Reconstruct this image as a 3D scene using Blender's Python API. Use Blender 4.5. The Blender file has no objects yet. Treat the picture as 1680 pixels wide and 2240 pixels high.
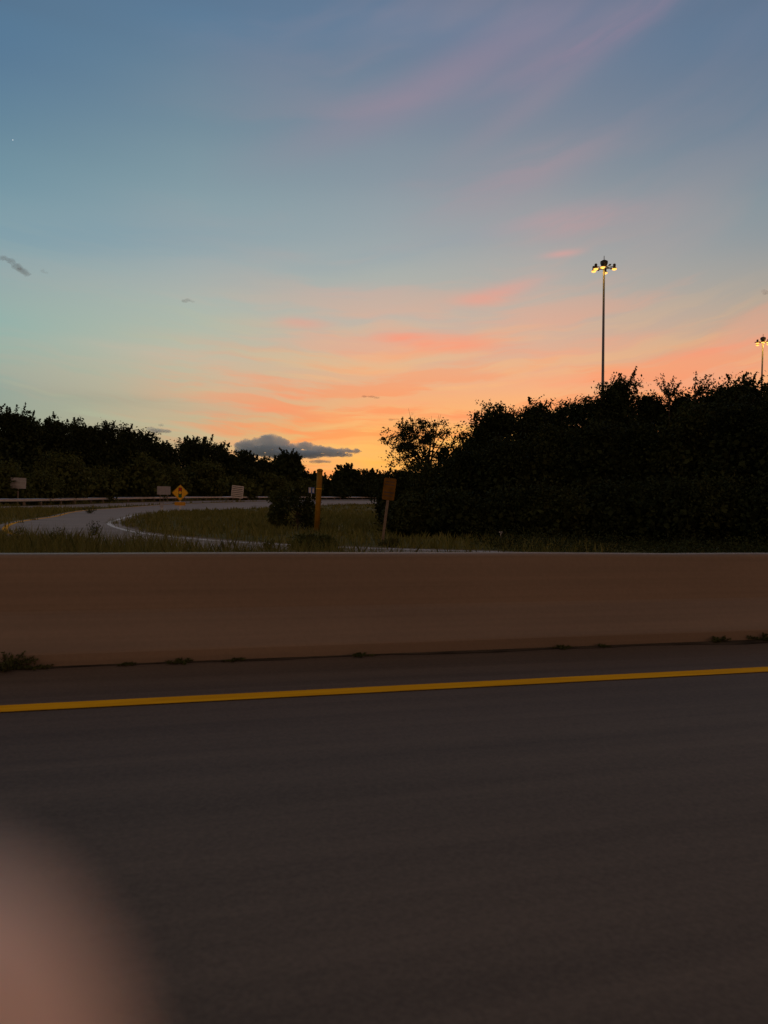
import bpy, bmesh, math, random
import numpy as np
from mathutils import Vector, Matrix

sc = bpy.context.scene
COL = sc.collection
rad = math.radians

# ------------------------------------------------------------------ camera
FPX, CX, CY = 1618.0, 840.0, 1120.0          # focal length and centre in photo pixels
YAW, PITCH, ROLL, HC = rad(15.7), rad(-0.92), rad(1.155), 1.25
F0 = Vector((math.sin(YAW), math.cos(YAW), 0)); R0 = Vector((math.cos(YAW), -math.sin(YAW), 0)); Z = Vector((0, 0, 1))
FW = F0 * math.cos(PITCH) + Z * math.sin(PITCH)
U1 = R0.cross(FW)
RT = R0 * math.cos(ROLL) + U1 * math.sin(ROLL)
UP = RT.cross(FW)
CAM = Vector((0, 0, HC))
cd = bpy.data.cameras.new('camera'); cam = bpy.data.objects.new('camera', cd); COL.objects.link(cam)
cam.matrix_world = Matrix(((RT.x, UP.x, -FW.x, 0), (RT.y, UP.y, -FW.y, 0), (RT.z, UP.z, -FW.z, HC), (0, 0, 0, 1)))
cd.sensor_fit = 'VERTICAL'; cd.sensor_height = 36; cd.lens = 26.0
cd.clip_start = 0.003; cd.clip_end = 20000
cd.dof.use_dof = True; cd.dof.focus_distance = 70; cd.dof.aperture_fstop = 3.7
sc.camera = cam
sc.view_settings.view_transform = 'Standard'; sc.view_settings.look = 'None'
sc.cycles.volume_bounces = 16; sc.view_settings.exposure = 0; sc.view_settings.gamma = 1

def ray(px, py): return FW + RT * ((px - CX) / FPX) - UP * ((py - CY) / FPX)
def azel(px, py):
    d = ray(px, py).normalized()
    return math.degrees(math.atan2(d.dot(R0), d.dot(F0))), math.degrees(math.asin(d.z))
def hgt(d):
    return 0.0 if d < 62 else (0.011 * (d - 70) + 0.0 if d > 78 else 0.0055 * (d - 62) ** 2 / 16) if d < 320 else 2.75
def at(px, py, d):
    r = ray(px, py); return CAM + r * (d / r.dot(F0))
def hz(px): return 1210 - math.tan(ROLL) * (6600 - px)
def gnd(px, d):
    p = at(px, hz(px), d); p.z = hgt(d); return p
def ld(lat, d, z=None):
    p = R0 * lat + F0 * d; p.z = hgt(d) if z is None else z; return p
def zgnd(p): return hgt(F0.x * p[0] + F0.y * p[1])

# ------------------------------------------------------------------ sky (world)
def lin(c): return tuple(((v / 255) / 12.92 if v / 255 < .04045 else ((v / 255 + .055) / 1.055) ** 2.4) for v in c) + (1,)
W = bpy.data.worlds.new('World'); sc.world = W; W.use_nodes = True
nt = W.node_tree; N = nt.nodes; L = nt.links
for n in list(N): N.remove(n)
def setin(s, v):
    if hasattr(v, 'is_output') or isinstance(v, bpy.types.NodeSocket): L.new(v, s)
    else: s.default_value = v
def M(op, a, b=None, c=None, clamp=False):
    n = N.new('ShaderNodeMath'); n.operation = op; n.use_clamp = clamp
    setin(n.inputs[0], a)
    if b is not None: setin(n.inputs[1], b)
    if c is not None: setin(n.inputs[2], c)
    return n.outputs[0]
def smooth(v, a, b):
    n = N.new('ShaderNodeMapRange'); n.interpolation_type = 'SMOOTHSTEP'
    setin(n.inputs[0], v); n.inputs[1].default_value = a; n.inputs[2].default_value = b
    return n.outputs[0]
def mix(f, a, b):
    n = N.new('ShaderNodeMix'); n.data_type = 'RGBA'; setin(n.inputs[0], f); setin(n.inputs[6], a); setin(n.inputs[7], b)
    return n.outputs[2]
def noise(x, y, z, scale=1, detail=4, rough=.5, dist=0.0):
    c = N.new('ShaderNodeCombineXYZ'); setin(c.inputs[0], x); setin(c.inputs[1], y); setin(c.inputs[2], z)
    n = N.new('ShaderNodeTexNoise'); L.new(c.outputs[0], n.inputs['Vector'])
    n.inputs['Scale'].default_value = scale; n.inputs['Detail'].default_value = detail
    n.inputs['Roughness'].default_value = rough; n.inputs['Distortion'].default_value = dist
    return n.outputs[0]
tc = N.new('ShaderNodeTexCoord')
def dot(v):
    n = N.new('ShaderNodeVectorMath'); n.operation = 'DOT_PRODUCT'; L.new(tc.outputs['Generated'], n.inputs[0]); n.inputs[1].default_value = v
    return n.outputs['Value']
AZ = M('MULTIPLY', M('ARCTAN2', dot(R0), dot(F0)), 57.29578)
EL = M('MULTIPLY', M('ARCSINE', dot(Z)), 57.29578)
ELN = M('DIVIDE', M('ADD', EL, 5), 95, clamp=True)
ZEN = (112, 98, 94)
rows = [0, 150, 300, 420, 540, 640, 720, 790, 860, 930, 1000, 1060]
cols = {
 0:    [(86,116,143),(92,124,150),(106,138,156),(120,151,164),(138,163,169),(150,171,168),(148,176,168),(154,173,160),(150,165,152),(155,165,146),(165,165,138),(170,160,130)],
 420:  [(91,119,146),(102,130,151),(118,143,157),(132,156,165),(148,166,171),(166,178,172),(176,184,168),(192,184,160),(188,182,152),(192,178,142),(205,170,126),(225,165,110)],
 840:  [(100,121,147),(110,129,150),(126,141,155),(141,154,163),(158,168,170),(178,178,169),(198,180,164),(216,180,150),(238,176,128),(250,178,110),(255,186,88),(255,190,84)],
 1180: [(106,120,144),(114,127,148),(128,138,152),(145,151,158),(164,164,164),(184,174,164),(208,176,156),(230,176,142),(248,178,126),(255,184,108),(255,180,84),(255,175,76)],
 1680: [(90,114,140),(98,121,144),(113,132,149),(131,145,154),(149,154,156),(172,163,152),(196,168,144),(222,170,130),(240,165,120),(245,160,105),(245,155,92),(235,145,80)],
}
def column(az, stops):
    r = N.new('ShaderNodeValToRGB'); L.new(ELN, r.inputs[0]); cr = r.color_ramp; cr.interpolation = 'CARDINAL'
    stops = sorted(stops)
    while len(cr.elements) < len(stops): cr.elements.new(0.5)
    for e, (el, c) in zip(cr.elements, stops): e.position = (el + 5) / 95; 
    for e, (el, c) in zip(cr.elements, stops): e.color = lin(c)
    return az, r.outputs[0]
C = []
back = [(-5, (66, 50, 40)), (0, (162, 120, 88)), (8, (172, 130, 104)), (20, (158, 122, 102)), (40, (132, 108, 96)), (90, ZEN)]
C.append(column(-180, back))
C.append(column(-100, [(-5, (70, 62, 54)), (0, (120, 110, 98)), (12, (118, 108, 102)), (35, (98, 90, 90)), (90, ZEN)]))
for px, cc in cols.items():
    st = [(azel(px, y)[1], c) for y, c in zip(rows, cc)]
    st.append((-5, tuple(int(v * .8) for v in cc[-1]))); st.append((52, (86, 90, 104))); st.append((90, ZEN))
    C.append(column(azel(px, 700)[0], st))
C.append(column(100, [(-5, (74, 56, 46)), (0, (150, 110, 88)), (12, (130, 112, 104)), (35, (100, 90, 88)), (90, ZEN)]))
C.append(column(180, back))
sky = C[0][1]
for i in range(1, len(C)):
    n = N.new('ShaderNodeMapRange'); n.interpolation_type = 'LINEAR' if 2 < i < 7 else 'SMOOTHSTEP'
    L.new(AZ, n.inputs[0]); n.inputs[1].default_value = C[i-1][0]; n.inputs[2].default_value = C[i][0]
    sky = mix(n.outputs[0], sky, C[i][1])
# thin high cloud, following shallow arcs across the sunset
HI = M('MAXIMUM', M('SUBTRACT', EL, 9), 0)
EB = M('SUBTRACT', M('SUBTRACT', EL, M('MULTIPLY', M('MULTIPLY', AZ, AZ), .0032)), M('MULTIPLY', M('MULTIPLY', HI, AZ), .010))
warp = M('MULTIPLY', M('SUBTRACT', noise(M('MULTIPLY', AZ, .09), M('MULTIPLY', EL, .16), 3.1, 1, 3), .5), 3.2)
EB = M('ADD', EB, warp)
n1 = noise(M('MULTIPLY', AZ, .055), M('MULTIPLY', EB, .42), .3, 1, 6, .55)
n2 = noise(M('MULTIPLY', AZ, .035), M('MULTIPLY', EB, .17), 7.7, 1, 4, .5)
n3 = noise(M('MULTIPLY', AZ, .10), M('MULTIPLY', EB, .95), 4.4, 1, 5, .6)
n4 = noise(M('MULTIPLY', AZ, .06), M('MULTIPLY', EB, .6), 12.4, 1, 5, .55)
low = smooth(EL, 21, 5); side = M('ADD', M('MULTIPLY', smooth(AZ, -20, 2), .88), .12)
f1 = M('MULTIPLY', M('MULTIPLY', smooth(n1, .47, .62), low), M('MULTIPLY', side, .6))
sky = mix(f1, sky, lin((252, 162, 124)))
f3 = M('MULTIPLY', M('MULTIPLY', smooth(n3, .47, .61), smooth(EL, 15, 3)), M('MULTIPLY', smooth(AZ, -22, -7), .7))
sky = mix(f3, sky, lin((255, 140, 88)))
f4 = M('MULTIPLY', M('MULTIPLY', smooth(n4, .49, .61), smooth(EL, 18, 3)), .42)
sky = mix(f4, sky, mix(smooth(AZ, -20, 0), lin((176, 186, 156)), lin((255, 196, 122))))
f2 = M('MULTIPLY', M('MULTIPLY', smooth(n2, .49, .66), smooth(EL, 6, 18)), M('MULTIPLY', M('MULTIPLY', smooth(AZ, -24, 4), M('SUBTRACT', 1, M('MULTIPLY', smooth(AZ, 10, 22), .6))), .34))
sky = mix(f2, sky, mix(smooth(EL, 14, 30), lin((205, 164, 154)), lin((150, 138, 152))))
def blob(px, py, wx, wy, tilt, amt, c, gate=True):
    global sky
    a, e = azel(px, py); sa, se = wx / 30.0, wy / 30.0
    t = rad(tilt)
    da = M('SUBTRACT', AZ, a); de = M('SUBTRACT', EL, e)
    u = M('DIVIDE', M('ADD', M('MULTIPLY', da, math.cos(t)), M('MULTIPLY', de, math.sin(t))), sa)
    v = M('DIVIDE', M('SUBTRACT', M('MULTIPLY', de, math.cos(t)), M('MULTIPLY', da, math.sin(t))), se)
    q = M('ADD', M('MULTIPLY', u, u), M('MULTIPLY', v, v))
    g = M('EXPONENT', M('MULTIPLY', q, -1))
    if gate: g = M('MULTIPLY', g, M('ADD', M('MULTIPLY', smooth(n3, .32, .62), .7), .3))
    sky = mix(M('MULTIPLY', g, amt), sky, lin(c))
PK = (255, 148, 116)
blob(900, 745, 70, 16, -6, .75, PK); blob(1010, 752, 110, 20, -2, .55, PK); blob(1070, 650, 80, 16, 8, .6, (240, 156, 136)); blob(1130, 625, 80, 14, 10, .35, (235, 160, 145))
blob(660, 706, 60, 13, -3, .5, (232, 160, 140)); blob(1560, 765, 170, 11, 9, .4, PK); blob(1300, 820, 190, 14, 7, .4, (255, 160, 108))
blob(560, 895, 90, 12, 2, .6, (255, 148, 104)); blob(600, 865, 100, 9, -5, .45, (250, 155, 115)); blob(640, 930, 130, 12, 3, .45, (255, 150, 90))
blob(1250, 485, 150, 30, 4, .38, (215, 150, 150)); blob(960, 180, 340, 44, 21, .42, (160, 136, 154), False); blob(1160, 230, 200, 26, 27, .2, (170, 142, 154), False); blob(1330, 70, 240, 30, 20, .38, (160, 132, 154)); blob(1130, 390, 200, 45, 18, .3, (182, 146, 156))
blob(1230, 555, 40, 7, 4, .4, (240, 160, 150), False); blob(780, 640, 120, 18, 4, .3, (205, 170, 160)); blob(840, 815, 130, 14, 3, .4, (250, 170, 120))
blob(940, 1010, 300, 70, 0, .5, (255, 186, 84), False); blob(1450, 880, 160, 16, 5, .4, (255, 160, 96)); blob(330, 770, 170, 12, -3, .3, (205, 182, 160)); blob(300, 880, 220, 14, -2, .3, (150, 150, 134))
blob(110, 1000, 120, 60, 0, .2, (150, 150, 130), False); blob(130, 520, 330, 40, 6, .3, (116, 152, 170)); blob(900, 550, 300, 26, 10, .3, (140, 160, 172))
st = N.new('ShaderNodeTexSky'); st.sky_type = 'NISHITA'; st.sun_disc = False; st.sun_elevation = rad(0.2); st.sun_rotation = rad(15.7)
bg = N.new('ShaderNodeBackground'); bg.inputs[1].default_value = 1.0; L.new(sky, bg.inputs[0])
bg2 = N.new('ShaderNodeBackground'); bg2.inputs[1].default_value = 0.004; L.new(st.outputs[0], bg2.inputs[0])
ad = N.new('ShaderNodeAddShader'); L.new(bg.outputs[0], ad.inputs[0]); L.new(bg2.outputs[0], ad.inputs[1])
wo = N.new('ShaderNodeOutputWorld'); L.new(ad.outputs[0], wo.inputs[0])

# ------------------------------------------------------------------ materials
def mat(name, base, rough=.8, var=.25, scale=6.0, spec=.3, bump=0.0, stretch=(1, 1, 1), metal=0.0, base2=None, detail=6):
    m = bpy.data.materials.new(name); m.use_nodes = True; t = m.node_tree; b = t.nodes['Principled BSDF']
    b.inputs['Roughness'].default_value = rough; b.inputs['Specular IOR Level'].default_value = spec; b.inputs['Metallic'].default_value = metal
    c = t.nodes.new('ShaderNodeTexCoord'); mp = t.nodes.new('ShaderNodeMapping'); mp.inputs['Scale'].default_value = stretch
    nz = t.nodes.new('ShaderNodeTexNoise'); nz.inputs['Scale'].default_value = scale; nz.inputs['Detail'].default_value = detail
    t.links.new(c.outputs['Object'], mp.inputs[0]); t.links.new(mp.outputs[0], nz.inputs['Vector'])
    r = t.nodes.new('ShaderNodeValToRGB'); t.links.new(nz.outputs[0], r.inputs[0])
    b2 = base2 or tuple(v * (1 + var) for v in base)
    r.color_ramp.elements[0].position = .3; r.color_ramp.elements[1].position = .7
    r.color_ramp.elements[0].color = tuple(v * (1 - var) for v in base) + (1,); r.color_ramp.elements[1].color = tuple(b2) + (1,)
    t.links.new(r.outputs[0], b.inputs['Base Color'])
    if bump:
        bp = t.nodes.new('ShaderNodeBump'); bp.inputs['Strength'].default_value = bump; bp.inputs['Distance'].default_value = .02
        t.links.new(nz.outputs[0], bp.inputs['Height']); t.links.new(bp.outputs[0], b.inputs['Normal'])
    return m
def foliage(name, a, b):
    m = bpy.data.materials.new(name); m.use_nodes = True; t = m.node_tree; p = t.nodes['Principled BSDF']
    g = t.nodes.new('ShaderNodeNewGeometry'); r = t.nodes.new('ShaderNodeValToRGB')
    r.color_ramp.elements[0].color = a + (1,); r.color_ramp.elements[1].color = b + (1,)
    t.links.new(g.outputs['Random Per Island'], r.inputs[0]); t.links.new(r.outputs[0], p.inputs['Base Color'])
    p.inputs['Roughness'].default_value = .75; p.inputs['Specular IOR Level'].default_value = .08
    return m
def emit(name, c, s):
    m = bpy.data.materials.new(name); m.use_nodes = True; p = m.node_tree.nodes['Principled BSDF']
    p.inputs['Base Color'].default_value = (0, 0, 0, 1); p.inputs['Emission Color'].default_value = c + (1,); p.inputs['Emission Strength'].default_value = s
    return m
def asphalt(name, base, fine=55.0, amt=.22, streak=.42, rough=.66, ys=1.0, zs=1.0, spec=.3):
    m = bpy.data.materials.new(name); m.use_nodes = True; t = m.node_tree; b = t.nodes['Principled BSDF']
    c = t.nodes.new('ShaderNodeTexCoord')
    def nz(scale, st, det=5):
        mp = t.nodes.new('ShaderNodeMapping'); mp.inputs['Scale'].default_value = st
        n = t.nodes.new('ShaderNodeTexNoise'); n.inputs['Scale'].default_value = scale; n.inputs['Detail'].default_value = det
        t.links.new(c.outputs['Object'], mp.inputs[0]); t.links.new(mp.outputs[0], n.inputs['Vector']); return n.outputs[0]
    def mm(op, x, y):
        n = t.nodes.new('ShaderNodeMath'); n.operation = op
        for s, v in zip(n.inputs, (x, y)):
            if isinstance(v, bpy.types.NodeSocket): t.links.new(v, s)
            else: s.default_value = v
        return n.outputs[0]
    grain = nz(fine, (1, 1, 1), 3); st1 = nz(3.0, (.035, 1.6*ys, zs), 6); st2 = nz(14.0, (.02, 1.5*ys, zs), 4); blot = nz(.7, (.35, 1, 1), 4)
    v = mm('ADD', mm('MULTIPLY', mm('SUBTRACT', grain, .5), amt * 2.2), 1)
    v = mm('ADD', v, mm('MULTIPLY', mm('SUBTRACT', st1, .5), streak * 2.4))
    v = mm('ADD', v, mm('MULTIPLY', mm('SUBTRACT', st2, .5), streak * 1.2))
    v = mm('ADD', v, mm('MULTIPLY', mm('SUBTRACT', blot, .5), .7))
    n = t.nodes.new('ShaderNodeMix'); n.data_type = 'RGBA'; n.blend_type = 'MULTIPLY'; n.inputs[0].default_value = 1
    n.inputs[6].default_value = base + (1,); cc = t.nodes.new('ShaderNodeCombineColor')
    for i in range(3): t.links.new(v, cc.inputs[i])
    t.links.new(cc.outputs[0], n.inputs[7]); t.links.new(n.outputs[2], b.inputs['Base Color'])
    b.inputs['Roughness'].default_value = rough; b.inputs['Specular IOR Level'].default_value = spec
    bp = t.nodes.new('ShaderNodeBump'); bp.inputs['Strength'].default_value = .25; bp.inputs['Distance'].default_value = .004
    t.links.new(grain, bp.inputs['Height']); t.links.new(bp.outputs[0], b.inputs['Normal'])
    return m
MT = dict(
    asphalt=asphalt('asphalt', (.118, .090, .064), amt=.35, streak=.3),
    ramp=asphalt('ramp_asphalt', (.27, .24, .22), fine=12, amt=.1, streak=.08, rough=.85),
    concrete=asphalt('concrete', (.205, .156, .108), fine=30, amt=.10, streak=.26, rough=.55, zs=2.2, spec=.5),
    gutter=mat('gutter_dirt', (.050, .045, .034), .95, .5, 6, .05, .3, (.4, 1, 1), base2=(.12, .095, .068)),
    yellow=mat('yellow_paint', (.88, .42, .004), .8, .10, 9, .08, .05, (.25, 2, 1), base2=(1.0, .52, .006)),
    white=mat('white_paint', (.62, .62, .62), .6, .25, 5, .3),
    grass=mat('grass_ground', (.085, .086, .026), .95, .4, 1.1, .05, .4, base2=(.17, .16, .058)),
    dirt=mat('dirt', (.16, .13, .09), .95, .3, 3, .05, .3),
    galv=mat('galvanised_steel', (.40, .44, .48), .38, .12, 4, .5, metal=.8),
    dark=mat('dark_metal', (.05, .045, .042), .6, .2, 5, .4),
    polem=mat('pole_steel', (.13, .14, .15), .5, .15, 2, .5, metal=.3),
    signback=mat('sign_back', (.33, .33, .34), .6, .15, 3, .3),
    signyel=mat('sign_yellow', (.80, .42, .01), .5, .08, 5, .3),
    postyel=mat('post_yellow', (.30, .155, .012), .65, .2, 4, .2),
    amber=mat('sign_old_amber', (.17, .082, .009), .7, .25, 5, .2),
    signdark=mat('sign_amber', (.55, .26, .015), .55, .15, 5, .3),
    black=mat('sign_black', (.02, .02, .02), .6, .1, 5, .3),
    red=mat('sign_red', (.40, .015, .01), .5, .1, 5, .3),
    green=mat('sign_green', (.01, .14, .04), .5, .1, 5, .3),
    blue=mat('sign_blue', (.04, .10, .30), .5, .1, 5, .3),
    signwhite=mat('sign_white', (.55, .53, .50), .6, .12, 4, .3),
    post=mat('wood_post', (.20, .16, .12), .8, .2, 8, .2),
    bark=mat('bark', (.055, .042, .032), .9, .3, 8, .1, .4),
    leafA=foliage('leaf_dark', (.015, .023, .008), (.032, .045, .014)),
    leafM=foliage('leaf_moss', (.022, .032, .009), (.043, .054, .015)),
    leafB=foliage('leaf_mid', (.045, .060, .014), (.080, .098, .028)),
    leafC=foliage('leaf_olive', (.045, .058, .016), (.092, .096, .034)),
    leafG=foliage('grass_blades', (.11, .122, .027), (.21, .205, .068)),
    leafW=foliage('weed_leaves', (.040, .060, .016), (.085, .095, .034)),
    lamp=emit('lamp_glow', (1.0, .42, .085), 2.3),
    star=emit('star_glow', (1, 1, 1), 1.2),
)
# ------------------------------------------------------------------ helpers
def link(o, parent=None):
    COL.objects.link(o)
    if parent: o.parent = parent
    return o
def obj(name, bm, m, parent=None, smooth_=False):
    me = bpy.data.meshes.new(name); bm.to_mesh(me); bm.free()
    if smooth_:
        for p in me.polygons: p.use_smooth = True
    if m: me.materials.append(m)
    return link(bpy.data.objects.new(name, me), parent)
def npmesh(name, V, nper, m, parent=None, faces=None):
    me = bpy.data.meshes.new(name); nv = len(V)
    if faces is None: faces = np.arange(nv).reshape(-1, nper)
    nf = len(faces)
    me.vertices.add(nv); me.vertices.foreach_set('co', np.asarray(V, np.float32).ravel())
    me.loops.add(nf * nper); me.loops.foreach_set('vertex_index', faces.astype(np.int32).ravel())
    me.polygons.add(nf); me.polygons.foreach_set('loop_start', np.arange(0, nf * nper, nper, dtype=np.int32))
    me.update(); me.validate(); me.materials.append(m)
    return link(bpy.data.objects.new(name, me), parent)
def tag(o, label=None, cat=None, group=None, kind=None):
    if label: o['label'] = label
    if cat: o['category'] = cat
    if group: o['group'] = group
    if kind: o['kind'] = kind
    return o
def thing(name, label, cat, loc, rz=0, group=None, tilt=None):
    o = bpy.data.objects.new(name, None); link(o); o.location = loc; o.rotation_euler = (tilt or (0, 0))[0:2] + (rz,)
    return tag(o, label, cat, group)
def copy_tree(o, parent=None):
    c = o.copy(); COL.objects.link(c); c.parent = parent
    for ch in list(o.children): copy_tree(ch, c)
    return c
def box(bm, x0, x1, y0, y1, z0, z1):
    vs = [bm.verts.new(p) for p in ((x0,y0,z0),(x1,y0,z0),(x1,y1,z0),(x0,y1,z0),(x0,y0,z1),(x1,y0,z1),(x1,y1,z1),(x0,y1,z1))]
    for f in ((0,3,2,1),(4,5,6,7),(0,1,5,4),(1,2,6,5),(2,3,7,6),(3,0,4,7)): bm.faces.new([vs[i] for i in f])
def tube(bm, pts, rs, n=8, cap=True):
    rings = []
    for i, (p, r) in enumerate(zip(pts, rs)):
        p = Vector(p); a = Vector(pts[max(i-1, 0)]); b = Vector(pts[min(i+1, len(pts)-1)]); d = (b - a).normalized()
        u = d.orthogonal().normalized() if abs(d.z) < .9 else d.cross(Vector((0, 1, 0))).normalized(); v = d.cross(u)
        rings.append([bm.verts.new(p + (u * math.cos(2*math.pi*k/n) + v * math.sin(2*math.pi*k/n)) * r) for k in range(n)])
    for a, b in zip(rings, rings[1:]):
        for k in range(n): bm.faces.new((a[k], a[(k+1) % n], b[(k+1) % n], b[k]))
    if cap: bm.faces.new(rings[0][::-1]); bm.faces.new(rings[-1])
def prism(bm, poly, y0, y1):
    a = [bm.verts.new((x, y0, z)) for x, z in poly]; b = [bm.verts.new((x, y1, z)) for x, z in poly]
    n = len(poly); bm.faces.new(a); bm.faces.new(b[::-1])
    for i in range(n): bm.faces.new((a[i], b[i], b[(i+1) % n], a[(i+1) % n]))
def rrect(w, h, r, n=4, cx=0, cz=0, rot=0):
    P = []
    for sx, sz, a0 in ((1, 1, 0), (-1, 1, 90), (-1, -1, 180), (1, -1, 270)):
        for k in range(n + 1):
            a = rad(a0 + 90 * k / n); P.append((sx * (w/2 - r) + r * math.cos(a), sz * (h/2 - r) + r * math.sin(a)))
    c, s = math.cos(rot), math.sin(rot)
    return [(cx + x*c - z*s, cz + x*s + z*c) for x, z in P]
def spline(pts, step):
    P = [Vector((p[0], p[1])) for p in pts]; out = []
    P = [P[0]*2-P[1]] + P + [P[-1]*2-P[-2]]
    for i in range(1, len(P)-2):
        n = max(2, int((P[i+1]-P[i]).length / step))
        for k in range(n):
            t = k/n; a, b, c, d = P[i-1:i+3]
            out.append(.5*((2*b)+(c-a)*t+(2*a-5*b+4*c-d)*t*t+(3*b-a-3*c+d)*t**3))
    out.append(P[-2]); return out
def resample(pts, n):
    P = spline(pts, .8); L_ = [0]
    for a, b in zip(P, P[1:]): L_.append(L_[-1] + (b-a).length)
    out = []; j = 0
    for k in range(n):
        s = L_[-1]*k/(n-1)
        while j < len(P)-2 and L_[j+1] < s: j += 1
        t = (s-L_[j])/max(1e-6, L_[j+1]-L_[j]); out.append(P[j].lerp(P[j+1], min(1, t)))
    return out
def strip(name, A, B, dz, m, cross=4):
    bm = bmesh.new(); prev = None
    for a, b in zip(A, B):
        row = []
        for k in range(cross+1):
            p = a.lerp(b, k/cross); row.append(bm.verts.new((p.x, p.y, zgnd(p)+dz)))
        if prev:
            for k in range(cross): bm.faces.new((prev[k], prev[k+1], row[k+1], row[k]))
        prev = row
    bmesh.ops.recalc_face_normals(bm, faces=bm.faces)
    return obj(name, bm, m)
def offs(P, w):
    out = []
    for i, p in enumerate(P):
        d = (P[min(i+1, len(P)-1)] - P[max(i-1, 0)]).normalized(); out.append(p + Vector((-d.y, d.x))*w)
    return out
def xy(lat, d): p = ld(lat, d); return (p.x, p.y)

# ------------------------------------------------------------------ ground and roads
def ground():
    ds = list(np.concatenate([np.arange(-60, 330, 3.0), [340, 380, 450, 600, 900, 1400, 2500, 4000]]))
    ls = list(np.concatenate([[-4000, -2000, -900, -400, -250], np.arange(-180, 181, 12.0), [250, 400, 900, 2000, 4000]]))
    ds = [-4000, -1500, -400, -150] + ds
    V = np.array([list(ld(l, d)) for d in ds for l in ls]); n = len(ls)
    Fc = np.array([(i*n+j, i*n+j+1, (i+1)*n+j+1, (i+1)*n+j) for i in range(len(ds)-1) for j in range(n-1)])
    tag(npmesh('ground', V, 4, MT['grass'], faces=Fc), kind='structure')
ground()
YB = 5.70
def sheet(name, x0, x1, y0, y1, z, m):
    bm = bmesh.new(); vs = [bm.verts.new(p) for p in ((x0, y0, z), (x1, y0, z), (x1, y1, z), (x0, y1, z))]; bm.faces.new(vs)
    return tag(obj(name, bm, m), kind='structure')
sheet('highway', -190, 190, -12, YB + .3, .012, MT['asphalt'])
def gutter():
    rng = random.Random(8); bm = bmesh.new(); prev = None; x = -30; w = .12
    while x < 60:
        w = min(.24, max(.04, w + rng.uniform(-.035, .035))); row = [bm.verts.new((x, YB+.02, .016)), bm.verts.new((x, YB-w, .016))]
        if prev: bm.faces.new((prev[0], prev[1], row[1], row[0]))
        prev = row; x += .22
    tag(obj('gutter_dirt', bm, MT['gutter']), kind='structure')
gutter()
sheet('edge_line', -190, 190, 4.555, 4.695, .018, MT['yellow'])
inner = [xy(-1.4, 19.2)]
inner = [(120, 13.5), (40, 13.6), (22, 14.2), (14, 15.3), (9, 16.6), (5.2, 18.2), xy(-1.4, 19.3), xy(-3.2, 20.1), xy(-5.2, 21.5), xy(-7.9, 24.7), xy(-10.9, 30.6), xy(-12.5, 36), xy(-15.0, 47), xy(-15.8, 58), xy(-15.2, 69), xy(-12.6, 82), xy(-8.4, 100), xy(-1, 124), xy(12, 150), xy(40, 190)]
outer = [(120, 8.9), (40, 9.0), (22, 9.4), (14, 10.3), (9, 11.5), (5, 13), (2.1, 14.8), xy(-7.0, 17.6), xy(-11.5, 22), xy(-15.3, 30), xy(-17.7, 39), xy(-21, 49), xy(-23.3, 59), xy(-25.3, 76), xy(-25.2, 94), xy(-19.6, 127), xy(-12.9, 146), xy(5, 178), xy(36, 214)]
IN, OU = resample(inner, 260), resample(outer, 260)
# pair each inner point with the nearest outer point so the road keeps square cross sections
OUf = resample(outer, 1200); pair = []; j = 0
for p in IN:
    best = min(range(j, min(j+60, 1200)), key=lambda k: (OUf[k]-p).length); j = best; pair.append(OUf[j])
tag(strip('ramp_road', IN, pair, .030, MT['ramp'], 6), kind='structure')
IN2 = offs(IN, .35); IN3 = offs(IN, .53)
if (IN2[100]-pair[100]).length > (IN[100]-pair[100]).length: IN2 = offs(IN, -.35); IN3 = offs(IN, -.53)
tag(strip('ramp_edge_line', IN2, IN3, .036, MT['white'], 1), kind='structure')
OUr = resample(outer, 300)
s_ = 1 if (offs(OUr, .3)[150]-IN[130]).length < (offs(OUr, -.3)[150]-IN[130]).length else -1
tag(strip('ramp_edge_line', offs(OUr, .25*s_), offs(OUr, .42*s_), .037, MT['yellow'], 1), kind='structure')
# verge of worn gravel along the inside of the ramp
tag(strip('gravel_verge', offs(IN, .0), [a + (a-b).normalized()*.45 for a, b in zip(IN, pair)], .020, MT['dirt'], 1), kind='structure')
rail = [xy(-38, 20), xy(-37, 35), xy(-36, 50), xy(-34.3, 66), xy(-33.2, 95), xy(-30, 120), xy(-20.5, 150), xy(-5, 188), xy(12, 215), xy(45, 255)]
RL = resample(rail, 240)
sg = 1 if offs(RL, 1)[60].x > RL[60].x else -1
tag(strip('service_road', offs(RL, 1.0*sg), offs(RL, 7.2*sg), .022, MT['ramp'], 4), kind='structure')

# ------------------------------------------------------------------ concrete barrier
def barrier():
    prof = [(YB, 0), (YB, .10), (YB+.005, .115), (YB+.165, .36), (YB+.175, .385), (YB+.225, .777), (YB+.232, .792), (YB+.247, .802),
            (YB+.383, .802), (YB+.398, .792), (YB+.405, .777), (YB+.455, .385), (YB+.465, .36), (YB+.625, .115), (YB+.63, .10), (YB+.63, 0)]
    bm = bmesh.new(); rng = random.Random(4); xs = []; x = -60
    while x < 110: xs.append(x); x += .75
    rows_ = []
    for x in xs:
        w = .0035*math.sin(x*.9) + .003*math.sin(x*2.3+1) + rng.uniform(-.0015, .0015)
        rows_.append([bm.verts.new((x, y, z + (w if z > .5 else 0))) for y, z in prof])
    for a, b in zip(rows_, rows_[1:]):
        for k in range(len(prof)-1): bm.faces.new((a[k], b[k], b[k+1], a[k+1]))
    bm.faces.new(rows_[0]); bm.faces.new(rows_[-1][::-1])
    bmesh.ops.recalc_face_normals(bm, faces=bm.faces)
    tag(obj('concrete_barrier', bm, MT['concrete']), 'long brown concrete barrier running beside the yellow edge line', 'barrier')
barrier()

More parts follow.
